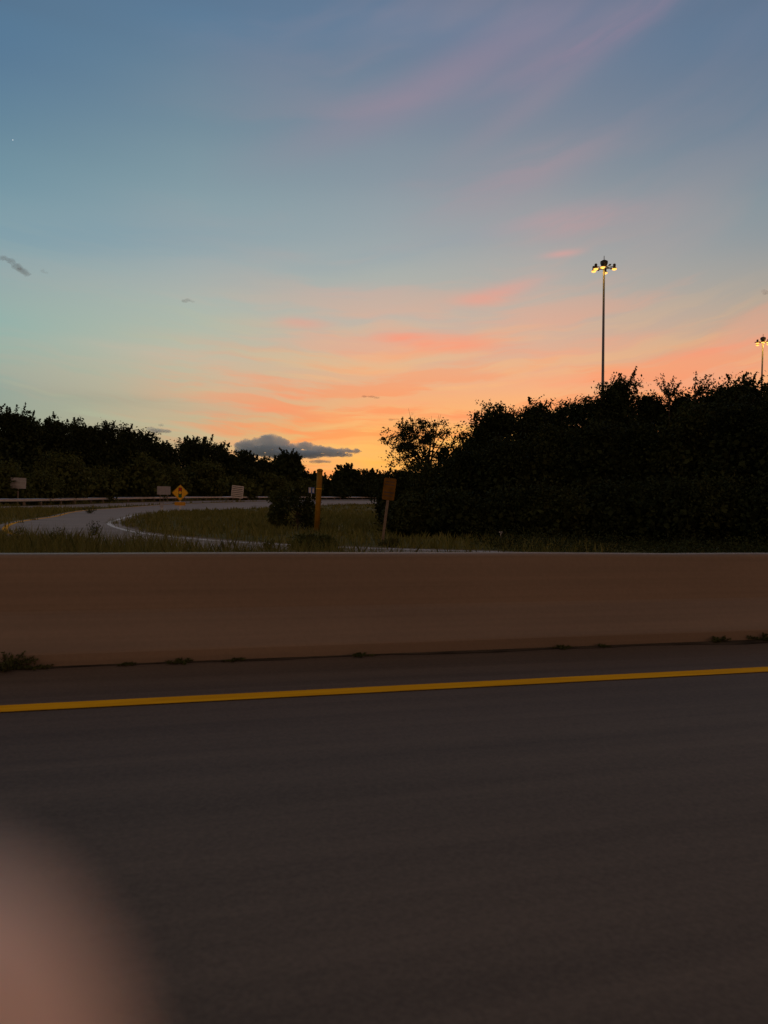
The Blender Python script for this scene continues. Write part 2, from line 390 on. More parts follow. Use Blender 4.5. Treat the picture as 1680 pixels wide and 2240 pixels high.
# ------------------------------------------------------------------ guardrail
def guardrail():
    g = thing('guardrail', 'pale galvanised guardrail curving along the far road below the trees', 'guardrail', (0, 0, 0))
    prof = [(.04, .39), (0, .40), (-.05, .44), (-.05, .455), (.02, .50), (.03, .51), (.03, .58), (.02, .59), (-.05, .62), (-.05, .635), (0, .68), (.03, .70)]
    bm = bmesh.new(); prev = None; pts = RL
    for i, p in enumerate(pts):
        d = (pts[min(i+1, len(pts)-1)] - pts[max(i-1, 0)]).normalized(); nrm = Vector((-d.y, d.x))*sg; z = zgnd(p)
        row = [bm.verts.new((p.x - nrm.x*o, p.y - nrm.y*o, z+h)) for o, h in prof]
        if prev:
            for k in range(len(prof)-1): bm.faces.new((prev[k], row[k], row[k+1], prev[k+1]))
        prev = row
    bm.normal_update(); obj('rail', bm, MT['galv'], g)
    pm = bmesh.new(); box(pm, -.07, .07, -.09, .09, -.3, .66); first = None
    L_ = 0; nxt = 0
    for a, b in zip(pts, pts[1:]):
        if L_ >= nxt:
            d = b-a; n = d.normalized(); off = Vector((-n.y, n.x))*-.14*sg
            if first is None: o = first = obj('post', pm, MT['post'], g)
            else: o = first.copy(); COL.objects.link(o)
            o.location = (a.x+off.x, a.y+off.y, zgnd(a)); o.rotation_euler = (0, 0, math.atan2(d.y, d.x)); nxt += 3.81
        L_ += (b-a).length
guardrail()

# ------------------------------------------------------------------ signs
RZ = -YAW
def post_bm(h, w=.05, x=0, z0=-.1):
    bm = bmesh.new(); box(bm, x-w/2, x+w/2, .0, w, z0, h); return bm
def sign_back():
    d = 70; p = gnd(38, d); t = thing('road_sign', 'grey back of a rectangular sign above the guardrail, leftmost sign', 'sign', p, RZ, tilt=(0, rad(1.5)))
    bm = bmesh.new(); prism(bm, rrect(1.50, 1.02, .06, cz=2.14), -.012, .012); obj('panel', bm, MT['signback'], t)
    obj('post', post_bm(2.2, .09, 0), MT['post'], t)
    b2 = bmesh.new(); box(b2, -.7, .7, -.05, -.013, 1.95, 1.99); box(b2, -.7, .7, -.05, -.013, 2.3, 2.34); obj('brace', b2, MT['galv'], t)
    p = gnd(358, 100); t = thing('road_sign', 'grey back of a rectangular sign just left of the yellow diamond sign', 'sign', p, RZ)
    bm = bmesh.new(); prism(bm, rrect(1.80, 1.12, .06, cz=1.62), -.012, .012); obj('panel', bm, MT['signback'], t)
    for x in (-.5, .5): obj('post', post_bm(1.5, .08, x), MT['post'], t)
sign_back()
def diamond():
    p = gnd(394, 58); t = thing('warning_sign', 'yellow diamond signal-ahead sign with red and green lights and a small plaque below', 'sign', p, RZ)
    s = .91; cz = 1.50
    bm = bmesh.new(); prism(bm, rrect(s, s, .06, cz=cz, rot=rad(45)), -.012, .012); pl = obj('panel', bm, MT['signyel'], t)
    bm = bmesh.new()
    for a, b in ((.86, .83),):
        o_, i_ = rrect(a, a, .05, cz=cz, rot=rad(45)), rrect(b, b, .045, cz=cz, rot=rad(45))
        va = [bm.verts.new((x, -.0145, z)) for x, z in o_]; vb = [bm.verts.new((x, -.0145, z)) for x, z in i_]
        for k in range(len(va)): bm.faces.new((va[k], va[(k+1) % len(va)], vb[(k+1) % len(va)], vb[k]))
    obj('border', bm, MT['black'], pl)
    bm = bmesh.new(); prism(bm, rrect(.27, .78, .05, cz=cz+.02), -.0175, -.0125); obj('signal_symbol', bm, MT['black'], pl)
    for z, m in ((.27, 'red'), (.02, 'signyel'), (-.23, 'green')):
        bm = bmesh.new(); prism(bm, [(.118*math.cos(a), cz+z+.118*math.sin(a)) for a in np.linspace(0, 2*math.pi, 20, endpoint=False)], -.0215, -.018); obj('signal_light', bm, MT[m], pl)
    bm = bmesh.new(); prism(bm, rrect(.84, .28, .06, cz=.64), -.012, .012); obj('plaque', bm, MT['signdark'], t)
    obj('post', post_bm(1.9, .07), MT['galv'], t)
    p = gnd(354, 55); t = thing('marker_post', 'short grey-green marker post on the ramp verge, left of the diamond sign', 'post', p, RZ)
    obj('post', post_bm(.45, .09), MT['galv'], t); bm = bmesh.new(); prism(bm, rrect(.28, .34, .03, cz=.52), -.014, -.002); obj('panel', bm, MT['signback'], t)
diamond()
def striped():
    p = gnd(517, 112); t = thing('road_sign', 'white square sign with dark horizontal lines of text, tilted, before the guardrail', 'sign', p, RZ, tilt=(0, rad(5.5)))
    bm = bmesh.new(); w, h, cz = 1.8, 1.86, 1.60; prism(bm, rrect(w, h, .06, cz=cz), -.012, .012); pl = obj('panel', bm, MT['signwhite'], t)
    rng = random.Random(2)
    for k in range(6):
        bm = bmesh.new(); z = cz + .70 - k*.275; x = -.80
        while x < .74:
            ww = rng.uniform(.10, .2); box(bm, x, min(.8, x+ww), -.017, -.013, z-.055, z+.055); x += ww + rng.choice((.02, .025, .03))
        obj('text_line', bm, MT['black'], pl)
    for x in (-.55, .55): obj('post', post_bm(1.0, .08, x, -.2), MT['post'], t)
    p = gnd(681, 150); t = thing('road_sign', 'small blue and white sign standing left of the yellow post', 'sign', p, RZ)
    bm = bmesh.new(); prism(bm, rrect(1.25, 1.25, .06, cz=2.05), -.012, .012); pl = obj('panel', bm, MT['blue'], t)
    bm = bmesh.new(); prism(bm, rrect(.45, 1.1, .04, cx=-.33, cz=2.05), -.016, -.013); obj('symbol', bm, MT['signwhite'], pl)
    bm = bmesh.new(); prism(bm, rrect(.30, .9, .04, cx=.36, cz=2.02), -.016, -.013); obj('symbol', bm, MT['signwhite'], pl)
    obj('post', post_bm(2.0, .10), MT['galv'], t)
striped()
def yellow_post():
    p = gnd(694, 28.5); t = thing('yellow_post', 'tall round yellow post standing in the grass, its cap level with the tree gap', 'post', p, RZ, tilt=(0, rad(2.0)))
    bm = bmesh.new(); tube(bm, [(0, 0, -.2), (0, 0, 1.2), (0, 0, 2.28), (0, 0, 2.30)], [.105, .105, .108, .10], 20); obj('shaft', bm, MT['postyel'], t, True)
    bm = bmesh.new(); tube(bm, [(0, 0, 2.30), (0, 0, 2.36), (0, 0, 2.395), (0, 0, 2.41)], [.122, .122, .085, .02], 20); obj('cap', bm, MT['postyel'], t, True)
    bm = bmesh.new(); tube(bm, [(0, 0, 1.62), (0, 0, 1.66)], [.112, .112], 20, False); obj('band', bm, MT['signyel'], t, True)
    p = gnd(838, 21.3); t = thing('marker_sign', 'narrow amber sign with dark lines on a leaning grey post', 'sign', p, RZ, tilt=(0, rad(6.2)))
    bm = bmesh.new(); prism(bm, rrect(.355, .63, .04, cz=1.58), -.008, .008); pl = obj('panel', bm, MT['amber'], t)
    for z, h, w in ((1.79, .022, .24), (1.70, .022, .28), (1.60, .010, .28), (1.48, .028, .28), (1.38, .022, .22)):
        bm = bmesh.new(); box(bm, -w/2, w/2, -.0125, -.009, z-h/2, z+h/2); obj('text_line', bm, MT['dark'], pl)
    bm = bmesh.new(); box(bm, -.04, .04, .009, .05, -.2, 1.80); obj('post', bm, MT['post'], t)
    p = gnd(1097, 24); t = thing('marker_post', 'tiny pale marker post at the foot of the dark trees', 'post', p, RZ)
    obj('post', post_bm(.26, .04), MT['galv'], t); bm = bmesh.new(); prism(bm, rrect(.12, .07, .02, cz=.28), -.012, 0); obj('reflector', bm, MT['signback'], t)
yellow_post()

# ------------------------------------------------------------------ high mast lamps
def mast():
    t = thing('high_mast_lamp', '', 'lamp', (0, 0, 0)); H = 29.0
    bm = bmesh.new(); tube(bm, [(0, 0, -.3), (0, 0, 0), (0, 0, H*.5), (0, 0, H)], [.24, .24, .165, .11], 20); obj('pole', bm, MT['polem'], t, True)
    bm = bmesh.new(); tube(bm, [(0, 0, H-.15), (0, 0, H-.1), (0, 0, H+.25), (0, 0, H+.5), (0, 0, H+.62)], [.22, .28, .43, .43, .24], 20); obj('hub', bm, MT['dark'], t, True)
    bm = bmesh.new(); tube(bm, [(0, 0, H+.6), (0, 0, H+1.15)], [.045, .035], 8); obj('finial', bm, MT['dark'], t)
    bm = bmesh.new(); R = .42
    tube(bm, [(R*math.cos(a), R*math.sin(a), H-.28) for a in np.linspace(0, 2*math.pi, 25)], [.06]*25, 8, False); obj('ring', bm, MT['dark'], t, True)
    for k in range(8):
        a = rad(22 + 45*k); c, s = math.cos(a), math.sin(a); lit = k in (7, 5, 4, 3, 1)
        bm = bmesh.new(); tube(bm, [(c*.4, s*.4, H-.25), (c*1.06, s*1.06, H-.2)], [.055, .05], 8); arm = obj('arm', bm, MT['dark'], t)
        if lit:
            x, y = c*1.16, s*1.16
            bm = bmesh.new(); tube(bm, [(x, y, H+.1), (x, y, H+.04), (x, y, H-.22), (x, y, H-.26), (x, y, H-.50)], [.09, .16, .16, .12, .30], 16, False); lm = obj('luminaire', bm, MT['dark'], t, True)
            bm = bmesh.new(); tube(bm, [(x, y, H-.47), (x, y, H-.58), (x, y, H-.66)], [.27, .25, .10], 16); obj('lens', bm, MT['lamp'], lm, True)
        else:
            bm = bmesh.new(); tube(bm, [(c*.95, s*.95, H-.2), (c*1.0, s*1.0, H-.2), (c*1.3, s*1.3, H-.17)], [.05, .13, .02], 8); obj('arm_tip', bm, MT['dark'], t)
    return t
m1 = mast(); p = gnd(1316, 87); m1.location = p; m1.rotation_euler = (0, rad(-.8), -YAW)
m1['label'] = 'tall high-mast pole with a ring of glowing lamps, fully visible above the trees'; m1['group'] = 'high-mast lamps behind the trees'
m2 = copy_tree(m1); p = gnd(1658, 126); m2.location = p; m2.rotation_euler = (0, rad(.3), rad(25))
m2['label'] = 'lower-looking high-mast lamp cut by the right edge of the photo, behind the trees'
for m_, e in ((m1, 70), (m2, 190)):
    ldt = bpy.data.lights.new('lamp_light', 'POINT'); ldt.energy = e; ldt.color = (1, .52, .08); ldt.shadow_soft_size = .25
    for q in ((1.0, -1.0),):
        lo = bpy.data.objects.new('lamp_light', ldt); link(lo, m_); lo.location = (-.3, -.38, 28.35)

# ------------------------------------------------------------------ vegetation
def leaves(P, size, rng, asp=.55, up=0.0):
    """rhombic leaves at P -> (4n,3) vertex array"""
    n = len(P); s = size * rng.uniform(.6, 1.35, (n, 1))
    d = rng.normal(size=(n, 3)); d[:, 2] += up; d /= np.linalg.norm(d, axis=1, keepdims=True)
    e = rng.normal(size=(n, 3)); e -= (e*d).sum(1, keepdims=True)*d; e /= np.linalg.norm(e, axis=1, keepdims=True)
    V = np.stack([P - d*s*.5, P + e*s*asp*.5 - d*s*.05, P + d*s*.5, P - e*s*asp*.5 - d*s*.05], 1)
    return V.reshape(-1, 3)
def crown_points(lobes, n, rng, clump, fill=.25):
    vols = np.array([l[3]*l[4]*l[5] for l in lobes])**(2/3.); vols /= vols.sum(); out = []
    for l, v in zip(lobes, vols):
        k = int(n*v); nc = max(6, int(k/46))
        d = rng.normal(size=(nc, 3)); d /= np.linalg.norm(d, axis=1, keepdims=True)
        rr = 1 - (1-fill)*.55*rng.random((nc, 1))**1.3 ; rr[rng.random(nc) < .35] *= .65
        c = np.array(l[:3]) + d*rr*np.array(l[3:6])
        idx = rng.integers(0, nc, k); cs = clump*rng.uniform(.5, 1.4, nc)
        out.append(c[idx] + rng.normal(size=(k, 3))*cs[idx][:, None]*np.array([1, 1, .7]))
    return np.concatenate(out)
def tree(name, label, cat, px, d, crest, hw, leaf=.14, n=12000, m='leafA', airy=0.0, seed=0, spray=6, low=.12, group=None, lob=9, flat=1.0, clump=None):
    """px, crest, hw in photo pixels at depth d give the real position, height and width"""
    rng = np.random.default_rng(seed); base = gnd(px, d); Hh = at(px, crest, d).z - base.z; R = hw/FPX*d
    t = thing(name, label, cat, base, rng.uniform(0, .0), group)
    lobes = []; z0 = Hh*low; zc = (Hh+z0)/2; hz_ = (Hh-z0)/2
    for k in range(lob if airy else lob):
        a = rng.uniform(0, 2*math.pi); f = (k+.5)/lob; zz = z0 + (Hh-z0)*(.12+.76*f); w = max(.3, 1-abs((zz-zc)/hz_)**3.2)**.4
        r = R*(rng.uniform(.2, .34) if airy else rng.uniform(.34, .52)); q = max(0, R*w*.98 - r)*(rng.uniform(.55, 1.08) if airy else rng.uniform(.3, 1)); a = math.pi*rng.integers(0, 2) + rng.normal()*.9 if k % 3 else a
        rz = min(r*rng.uniform(.8, 1.15)*flat, hz_*.5)
        zz = min(zz, Hh-rz*.95); lobes.append((q*math.cos(a), q*math.sin(a), zz, r, r, rz))
    r = R*.5; lobes.append((R*rng.uniform(-.2, .2), 0, Hh-min(r, hz_*.45)*.95, r, r, min(r, hz_*.45)))
    cl = clump or max(.12, R*.13)
    P = crown_points(lobes, n, rng, cl, fill=.25)
    if not airy:  # inner mass of larger leaves
        inner_ = [np.array([0, 0, Hh*.42]) + (lambda q: q/np.linalg.norm(q, axis=1, keepdims=True)*rng.random((len(q), 1))**.4)(rng.normal(size=(n//5, 3)))*np.array([R*.85, R*.8, Hh*.40])]
        for l in lobes:
            dd = rng.normal(size=(n//(5*len(lobes)), 3)); dd /= np.linalg.norm(dd, axis=1, keepdims=True); dd *= rng.random((len(dd), 1))**.4
            inner_.append(np.array(l[:3]) + dd*np.array(l[3:6])*.58)
        inner_ = np.concatenate(inner_)
    else: inner_ = np.zeros((0, 3))
    sp = []; twigs = []
    for k in range(spray):  # shoots that break the outline
        a = rng.uniform(0, 2*math.pi); l = lobes[rng.integers(len(lobes)//2, len(lobes))]
        tip0 = np.array([l[0], l[1], l[2]]) + np.array([math.cos(a)*l[3]*.7, math.sin(a)*l[4]*.7, l[5]*.75])
        dr = np.array([math.cos(a)*rng.uniform(.15, .8), math.sin(a)*.4, 1.0]); dr /= np.linalg.norm(dr); ln = R*rng.uniform(.12, .25)
        q = int(30 + 22*rng.random()); u = rng.random((q, 1)); sp.append(tip0 + dr*u*ln + rng.normal(size=(q, 3))*ln*.10*(1.3-u)); twigs.append((Vector((l[0], l[1], l[2])), Vector(tip0), Vector(tip0 + dr*ln*.95)))
    P = np.concatenate([P] + sp); P[:, 2] = np.maximum(P[:, 2], .05)
    V = leaves(P, leaf, rng)
    if len(inner_): inner_[:, 2] = np.maximum(inner_[:, 2], .1); V = np.concatenate([V, leaves(inner_, leaf*1.75, rng, .8)])
    npmesh('crown' if name.endswith('tree') else 'foliage', V, 4, MT[m], t)
    bm = bmesh.new(); r0 = max(.05, Hh*.022)
    tube(bm, [(0, 0, -.2), (R*.03, 0, Hh*.3), (0, R*.02, Hh*.62), (R*.05, 0, Hh*.86)], [r0*1.3, r0, r0*.6, r0*.18], 8)
    for l in lobes[:lob]:
        s = Vector((0, 0, l[2]*rng.uniform(.45, .7))); e = Vector((l[0], l[1], l[2]+l[5]*.5)); mid = s.lerp(e, .5) + Vector((0, 0, -.06*Hh*rng.random()))
        tube(bm, [s, mid, e], [r0*.42, r0*.28, r0*.08], 6)
        for _ in range(3 if airy else 1):
            tip = e + Vector(rng.normal(size=3))*l[3]*.6; tube(bm, [mid.lerp(e, .4), tip], [r0*.14, r0*.04], 4)
    for tw in twigs: tube(bm, tw, [r0*.12, r0*.08, r0*.03], 4)
    obj('trunk' if name.endswith('tree') else 'stem', bm, MT['bark'], t)
    return t

def rail_d(px):
    k = min(RL, key=lambda p: abs((R0.x*p.x + R0.y*p.y)/(F0.x*p.x + F0.y*p.y) - (px-CX)/FPX)); return F0.x*k.x + F0.y*k.y
GL = 'trees of the wood beyond the guardrail'
left_trees = [
 (-45, 92, 880, 60, 'dark tree cut by the left edge of the photo, at the end of the wood'),
 (38, 88, 884, 58, 'tallest dark tree at the left, with small sky gaps near its top'),
 (112, 94, 902, 48, 'broad dark tree just right of the tallest one at the left'),
 (172, 98, 911, 34, 'dark tree with a pointed tip, third peak from the left'),
 (224, 95, 916, 36, 'dark tree with a ragged twin tip above the rounded olive bush'),
 (270, 99, 922, 34, 'dark tree at the last high peak before the wood slopes down'),
 (324, 92, 938, 40, 'dark tree in front of the small grey cloud, crown with pinholes of sky'),
 (362, 96, 960, 28, 'small dark tree beside the V-shaped dip in the skyline'),
 (430, 98, 950, 44, 'dark tree with a brushy top just right of the V-shaped dip'),
 (487, 101, 963, 36, 'dark feathery tree left of the big grey cloud'),
 (537, 104, 980, 30, 'dark tree whose top overlaps the left end of the big grey cloud'),
 (578, 108, 992, 22, 'narrow dark tree between the cloud and the rounded tree'),
 (627, 100, 978, 43, 'rounded dark tree standing out in front of the big grey cloud'),
 (688, 112, 1028, 30, 'low dark tree behind the yellow post'),
 (764, 118, 1013, 36, 'dark tree in the bright gap between the yellow post and amber sign'),
 (818, 112, 1024, 34, 'low dark tree behind the amber sign, under the lacy tree'),
 (726, 125, 1048, 26, 'lowest dark tree under the brightest gap of sky')]
for i, (px, d, cr, hw, lb) in enumerate(left_trees):
    g = rail_d(px); d = max(d, (g + 9)/(1 - hw*1.5/FPX))
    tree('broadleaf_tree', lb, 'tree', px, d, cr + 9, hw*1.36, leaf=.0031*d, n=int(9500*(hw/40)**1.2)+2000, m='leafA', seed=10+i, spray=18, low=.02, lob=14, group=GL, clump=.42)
GB = 'olive bushes in front of the wood'
left_bushes = [
 (8, 74, 1012, 55, 'olive bush at the left edge behind the leftmost grey sign'),
 (78, 76, 1030, 45, 'low olive bush right of the leftmost grey sign'),
 (140, 78, 992, 58, 'largest rounded olive bush below the dark wood at the left'),
 (212, 80, 1022, 42, 'olive bush in the hollow right of the largest rounded bush'),
 (298, 84, 994, 56, 'broad olive bush below the small grey cloud'),
 (368, 84, 1018, 44, 'olive bush behind the yellow diamond sign'),
 (346, 80, 1040, 22, 'small pale green bush above the grey sign near the diamond'),
 (445, 92, 1010, 52, 'olive bush between the diamond sign and the striped sign'),
 (520, 122, 1042, 48, 'olive bush directly behind the striped white sign'),
 (590, 122, 1038, 46, 'olive bush under the rounded dark tree'),
 (656, 126, 1050, 42, 'olive bush behind the small blue sign'),
 (726, 150, 1062, 40, 'low dark bush right of the yellow post beyond the guardrail'),
 (790, 150, 1060, 42, 'low dark bush left of the amber sign beyond the guardrail'),
 (846, 120, 1056, 36, 'low dark bush hidden partly by the amber sign')]
for i, (px, d, cr, hw, lb) in enumerate(left_bushes):
    g = rail_d(px); d = (g + 1.2)/(1 - hw*1.15/FPX)
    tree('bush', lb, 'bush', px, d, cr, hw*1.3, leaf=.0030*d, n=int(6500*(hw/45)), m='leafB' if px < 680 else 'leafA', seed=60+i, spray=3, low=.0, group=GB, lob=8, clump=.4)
GR = 'trees crowding the right side'
right_trees = [
 (936, 40, 914, 100, 'lacy tree with orange sky showing through its whole crown', 1, 5800, 8),
 (1010, 39, 940, 48, 'small tree joined to the right of the lacy tree', 0, 4500, 8),
 (1085, 36, 880, 52, 'thin-topped tree, first peak right of the lacy tree', 0, 10000, 22),
 (1165, 37, 876, 44, 'tree with two leafy tips, second peak right of the lacy tree', 0, 9000, 20),
 (1222, 38, 878, 40, 'bushy tree left of the tall lamp pole, third peak', 0, 8000, 16),
 (1270, 36, 872, 34, 'low-topped tree just left of the tall lamp pole', 0, 7000, 10),
 (1342, 35, 816, 66, 'high rounded tree in front of the foot of the tall lamp pole', 0, 13000, 12),
 (1412, 36, 850, 46, 'tree right of the high rounded one, with a bright gap beneath', 0, 8000, 8),
 (1475, 35, 852, 44, 'tree topped by a fan of long upright shoots', 0, 9000, 6),
 (1546, 34, 850, 46, 'tree topped by wispy leaning shoots near the right side', 0, 9000, 6),
 (1618, 32, 816, 66, 'broad high tree in front of the lamp at the right edge', 0, 15000, 10),
 (1700, 31, 812, 66, 'broad tree cut by the right edge of the photo', 0, 13000, 8)]
for i, (px, d, cr, hw, lb, airy, n, spr) in enumerate(right_trees):
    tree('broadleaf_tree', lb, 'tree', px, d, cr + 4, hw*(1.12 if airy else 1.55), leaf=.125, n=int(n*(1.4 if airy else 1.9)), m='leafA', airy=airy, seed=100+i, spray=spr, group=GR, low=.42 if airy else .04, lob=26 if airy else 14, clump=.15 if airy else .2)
# the bare-looking shoots that rise over two crowns: part of what breaks the skyline
def shoots(label, px, d, py0, tips, seed):
    rng = np.random.default_rng(seed); base = gnd(px, d); t = thing('sapling_tree', label, 'tree', base, 0)
    bm = bmesh.new(); org = at(px, py0, d) - base; tube(bm, [(0, 0, -.1), org*.5 + Vector((.05, 0, 0)), org], [.06, .045, .03], 6); P = []
    for tx, ty in tips:
        e = at(tx, ty, d) - base; mid = org.lerp(e, .55) + Vector((0, 0, -.08)); tube(bm, [org, mid, e], [.022, .015, .006], 5)
        for f in np.linspace(.25, 1, 13):
            q = np.array(org.lerp(mid, f/.55) if f < .55 else mid.lerp(e, (f-.55)/.45))
            P.append(q + rng.normal(size=(5, 3))*.05)
    npmesh('crown', leaves(np.concatenate(P), .12, rng, .45), 4, MT['leafA'], t); obj('trunk', bm, MT['bark'], t)
shoots('sapling with a fan of long upright shoots on the right skyline', 1464, 34, 870, [(1434, 828), (1448, 820), (1462, 838), (1488, 836), (1474, 826), (1450, 838), (1480, 845)], 1)
shoots('sapling with wispy shoots leaning right, near the right edge', 1520, 33, 868, [(1522, 818), (1534, 830), (1545, 822), (1556, 820), (1562, 832), (1498, 862), (1552, 840)], 2)
GS = 'dark shrubs under the right trees'
right_shrubs = [
 (868, 32, 1032, 40, 'dark shrub at the left end of the right thicket, behind the amber sign'),
 (940, 31, 1018, 60, 'dark shrub under the lacy tree'),
 (1020, 30, 1004, 60, 'dark shrub right of the lacy tree, below the sky gap'),
 (1105, 29, 975, 66, 'dark shrub below the first peak right of the lacy tree'),
 (1200, 29, 950, 66, 'dark shrub below the bushy tree left of the lamp pole'),
 (1300, 28, 938, 66, 'dark shrub below the tall lamp pole'),
 (1400, 28, 940, 60, 'dark shrub below the bright gap in the right trees'),
 (1500, 27, 905, 70, 'dark shrub below the sapling with the fan of shoots'),
 (1610, 26, 885, 80, 'dark shrub below the broad high tree at the right'),
 (1700, 25, 880, 60, 'dark shrub cut by the right edge of the photo'),
 (905, 26, 1092, 56, 'low shrub beside the amber sign post'),
 (1000, 25.5, 1080, 64, 'low shrub in the front row, second from the amber sign'),
 (1105, 25.5, 1074, 66, 'low shrub behind the tiny pale marker post'),
 (1215, 25, 1064, 70, 'low shrub in the front row under the left of the lamp pole'),
 (1330, 25, 1060, 74, 'low shrub in the front row right under the tall lamp pole'),
 (1450, 24, 1050, 76, 'low shrub in the front row below the fan of shoots'),
 (1570, 24, 1045, 80, 'low shrub in the front row, second from the right edge'),
 (1690, 23, 1040, 80, 'low shrub in the front row cut by the right edge')]
for i, (px, d, cr, hw, lb) in enumerate(right_shrubs):
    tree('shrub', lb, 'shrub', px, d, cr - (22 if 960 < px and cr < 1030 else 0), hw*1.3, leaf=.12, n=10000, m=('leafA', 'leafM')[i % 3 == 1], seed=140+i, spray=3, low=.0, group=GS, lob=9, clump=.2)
tree('shrub', 'leafy upright shrub standing at the edge of the ramp, left of the yellow post', 'shrub', 606, 30, 1076, 22, leaf=.09, n=2200, m='leafB', seed=211, spray=12, low=.1, clump=.09)
tree('shrub', 'rounded dark shrub directly left of the yellow post', 'shrub', 650, 29.5, 1082, 50, leaf=.10, n=3800, m='leafM', airy=1, seed=202, spray=14, low=.0, lob=16, clump=.14)
tree('shrub', 'low dark shrub behind the barrier below the yellow post', 'shrub', 668, 17.2, 1172, 34, leaf=.06, n=3000, m='leafB', seed=203, spray=5, low=.0, clump=.07)
tree('shrub', 'low dark shrub behind the barrier right of the yellow post', 'shrub', 716, 17.6, 1176, 30, leaf=.06, n=2500, m='leafB', seed=204, spray=5, low=.0, clump=.07)
tree('shrub', 'small brown-green shrub at the foot of the amber sign', 'shrub', 855, 19.6, 1184, 26, leaf=.06, n=1800, m='leafC', seed=205, spray=5, low=.0, clump=.06)

# ------------------------------------------------------------------ grass
def blades(name, label_kind, region, n, h, w, seed, m='leafG', ok=None, lean=.28):
    rng = np.random.default_rng(seed); x0, x1, y0, y1 = region
    # clumpy distribution in camera-aligned ground coordinates (lateral, depth)
    k = n//14; cx = rng.uniform(x0, x1, k); cy = rng.uniform(y0, y1, k); ch = rng.uniform(.6, 1.15, k)
    idx = rng.integers(0, k, n); sp = rng.uniform(.08, .45, k)
    X = cx[idx] + rng.normal(size=n)*sp[idx]; Y = cy[idx] + rng.normal(size=n)*sp[idx]
    keep = np.array([ok(a, b) for a, b in zip(X, Y)]) if ok else np.ones(n, bool)
    X, Y, idx = X[keep], Y[keep], idx[keep]; n = len(X)
    hh = h*ch[idx]*rng.uniform(.5, 1.2, n); a = rng.uniform(0, math.pi*2, n); ww = w*rng.uniform(.6, 1.4, n)
    F = np.array([ [X[i]*R0.x+Y[i]*F0.x, X[i]*R0.y+Y[i]*F0.y, hgt(Y[i])-.02] for i in range(n)])
    s = np.stack([np.cos(a), np.sin(a), np.zeros(n)], 1)*ww[:, None]; ln = rng.normal(size=(n, 3))*lean; ln[:, 2] = 1
    T = F + ln*hh[:, None]; Mi = F + ln*hh[:, None]*np.array([.4, .4, .55])
    V = np.stack([F-s, F+s, Mi+s*.7, T, Mi-s*.7], 1).reshape(-1, 3)
    return tag(npmesh(name, V, 5, MT[m]), label_kind, 'grass', kind='stuff')
INp = [np.array((p.x, p.y)) for p in IN[::3]]; PRp = [np.array((p.x, p.y)) for p in pair[::3]]
MIDp = np.array([(a+b)/2 for a, b in zip(INp, PRp)]); HWp = np.array([np.linalg.norm(a-b)/2 for a, b in zip(INp, PRp)])
SRV = np.array([(p.x, p.y) for p in offs(RL, 4.1*sg)[::3]])
def off_road(lat, d):
    p = np.array((R0.x*lat + F0.x*d, R0.y*lat + F0.y*d)); q = np.hypot(*(MIDp-p).T)
    if (q < HWp + .15).any(): return False
    if p[1] < YB + .8: return False
    return not (d > 30 and (np.hypot(*(SRV-p).T) < 3.4).any())
blades('tall_grass', 'tall uncut grass right behind the concrete barrier', (-13, 3.5, 7.2, 18), 60000, .50, .005, 1, ok=lambda a, b: off_road(a, b) and b > 6.9)
blades('meadow_grass', 'rough meadow grass between the ramp and the trees', (-32, 6, 17, 60), 60000, .30, .018, 2, ok=off_road)
blades('far_grass', 'rough grass on the far verges of the ramp', (-40, 15, 45, 130), 30000, .34, .04, 3, ok=off_road)
def shade_leaves():  # added dark leaf cover, its colour stands in for shade under the trees
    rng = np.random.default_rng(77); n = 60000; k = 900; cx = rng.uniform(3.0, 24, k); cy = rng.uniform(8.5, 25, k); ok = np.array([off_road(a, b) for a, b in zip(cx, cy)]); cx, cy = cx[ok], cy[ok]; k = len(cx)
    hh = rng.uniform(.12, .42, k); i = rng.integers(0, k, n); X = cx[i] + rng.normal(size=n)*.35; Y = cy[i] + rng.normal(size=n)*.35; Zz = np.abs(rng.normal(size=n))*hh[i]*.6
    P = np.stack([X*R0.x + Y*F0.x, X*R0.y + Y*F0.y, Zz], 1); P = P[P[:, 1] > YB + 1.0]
    tag(npmesh('shade_leaves', leaves(P, .07, rng, .5), 4, MT['leafM']), 'low dark leaves added as tree shade between the barrier and the right trees', 'shade_leaves', kind='stuff')
shade_leaves()
# individual weeds seen against the ramp
def weed(label, px, d, h, r, seed, n=420, m='leafW', loc=None, group=None, leaf=.05):
    rng = np.random.default_rng(seed); b = loc or gnd(px, d); t = thing('weed_clump', label, 'weeds', b, 0, group=group); P = []; bm = bmesh.new()
    for k in range(12):
        a = rng.uniform(0, 6.28); q = r*rng.random()**.6; tip = np.array([math.cos(a)*q, math.sin(a)*q*.6, h*rng.uniform(.5, 1)*(1-.4*q/r)])
        tube(bm, [(tip[0]*.2, tip[1]*.2, 0), (tip[0]*.6, tip[1]*.6, tip[2]*.6), tip], [.006, .004, .002], 4)
        u = rng.random((n//12, 1)); P.append(tip*(.15+.85*u) + rng.normal(size=(n//12, 3))*.10*min(h, r*2)*(1.1-u*.6))
    P = np.concatenate(P); P[:, 2] = np.maximum(P[:, 2], .01)
    npmesh('leaves', leaves(P, leaf, rng, .4, up=.8), 4, MT[m], t); obj('stems', bm, MT['bark'], t)
GW = 'weeds at the foot of the barrier'
def foot(px, xo=0):
    r = ray(px, 1430); k = (YB-.05)/r.y; p = CAM + r*k; p.z = .012; p.y = YB-.05; return p
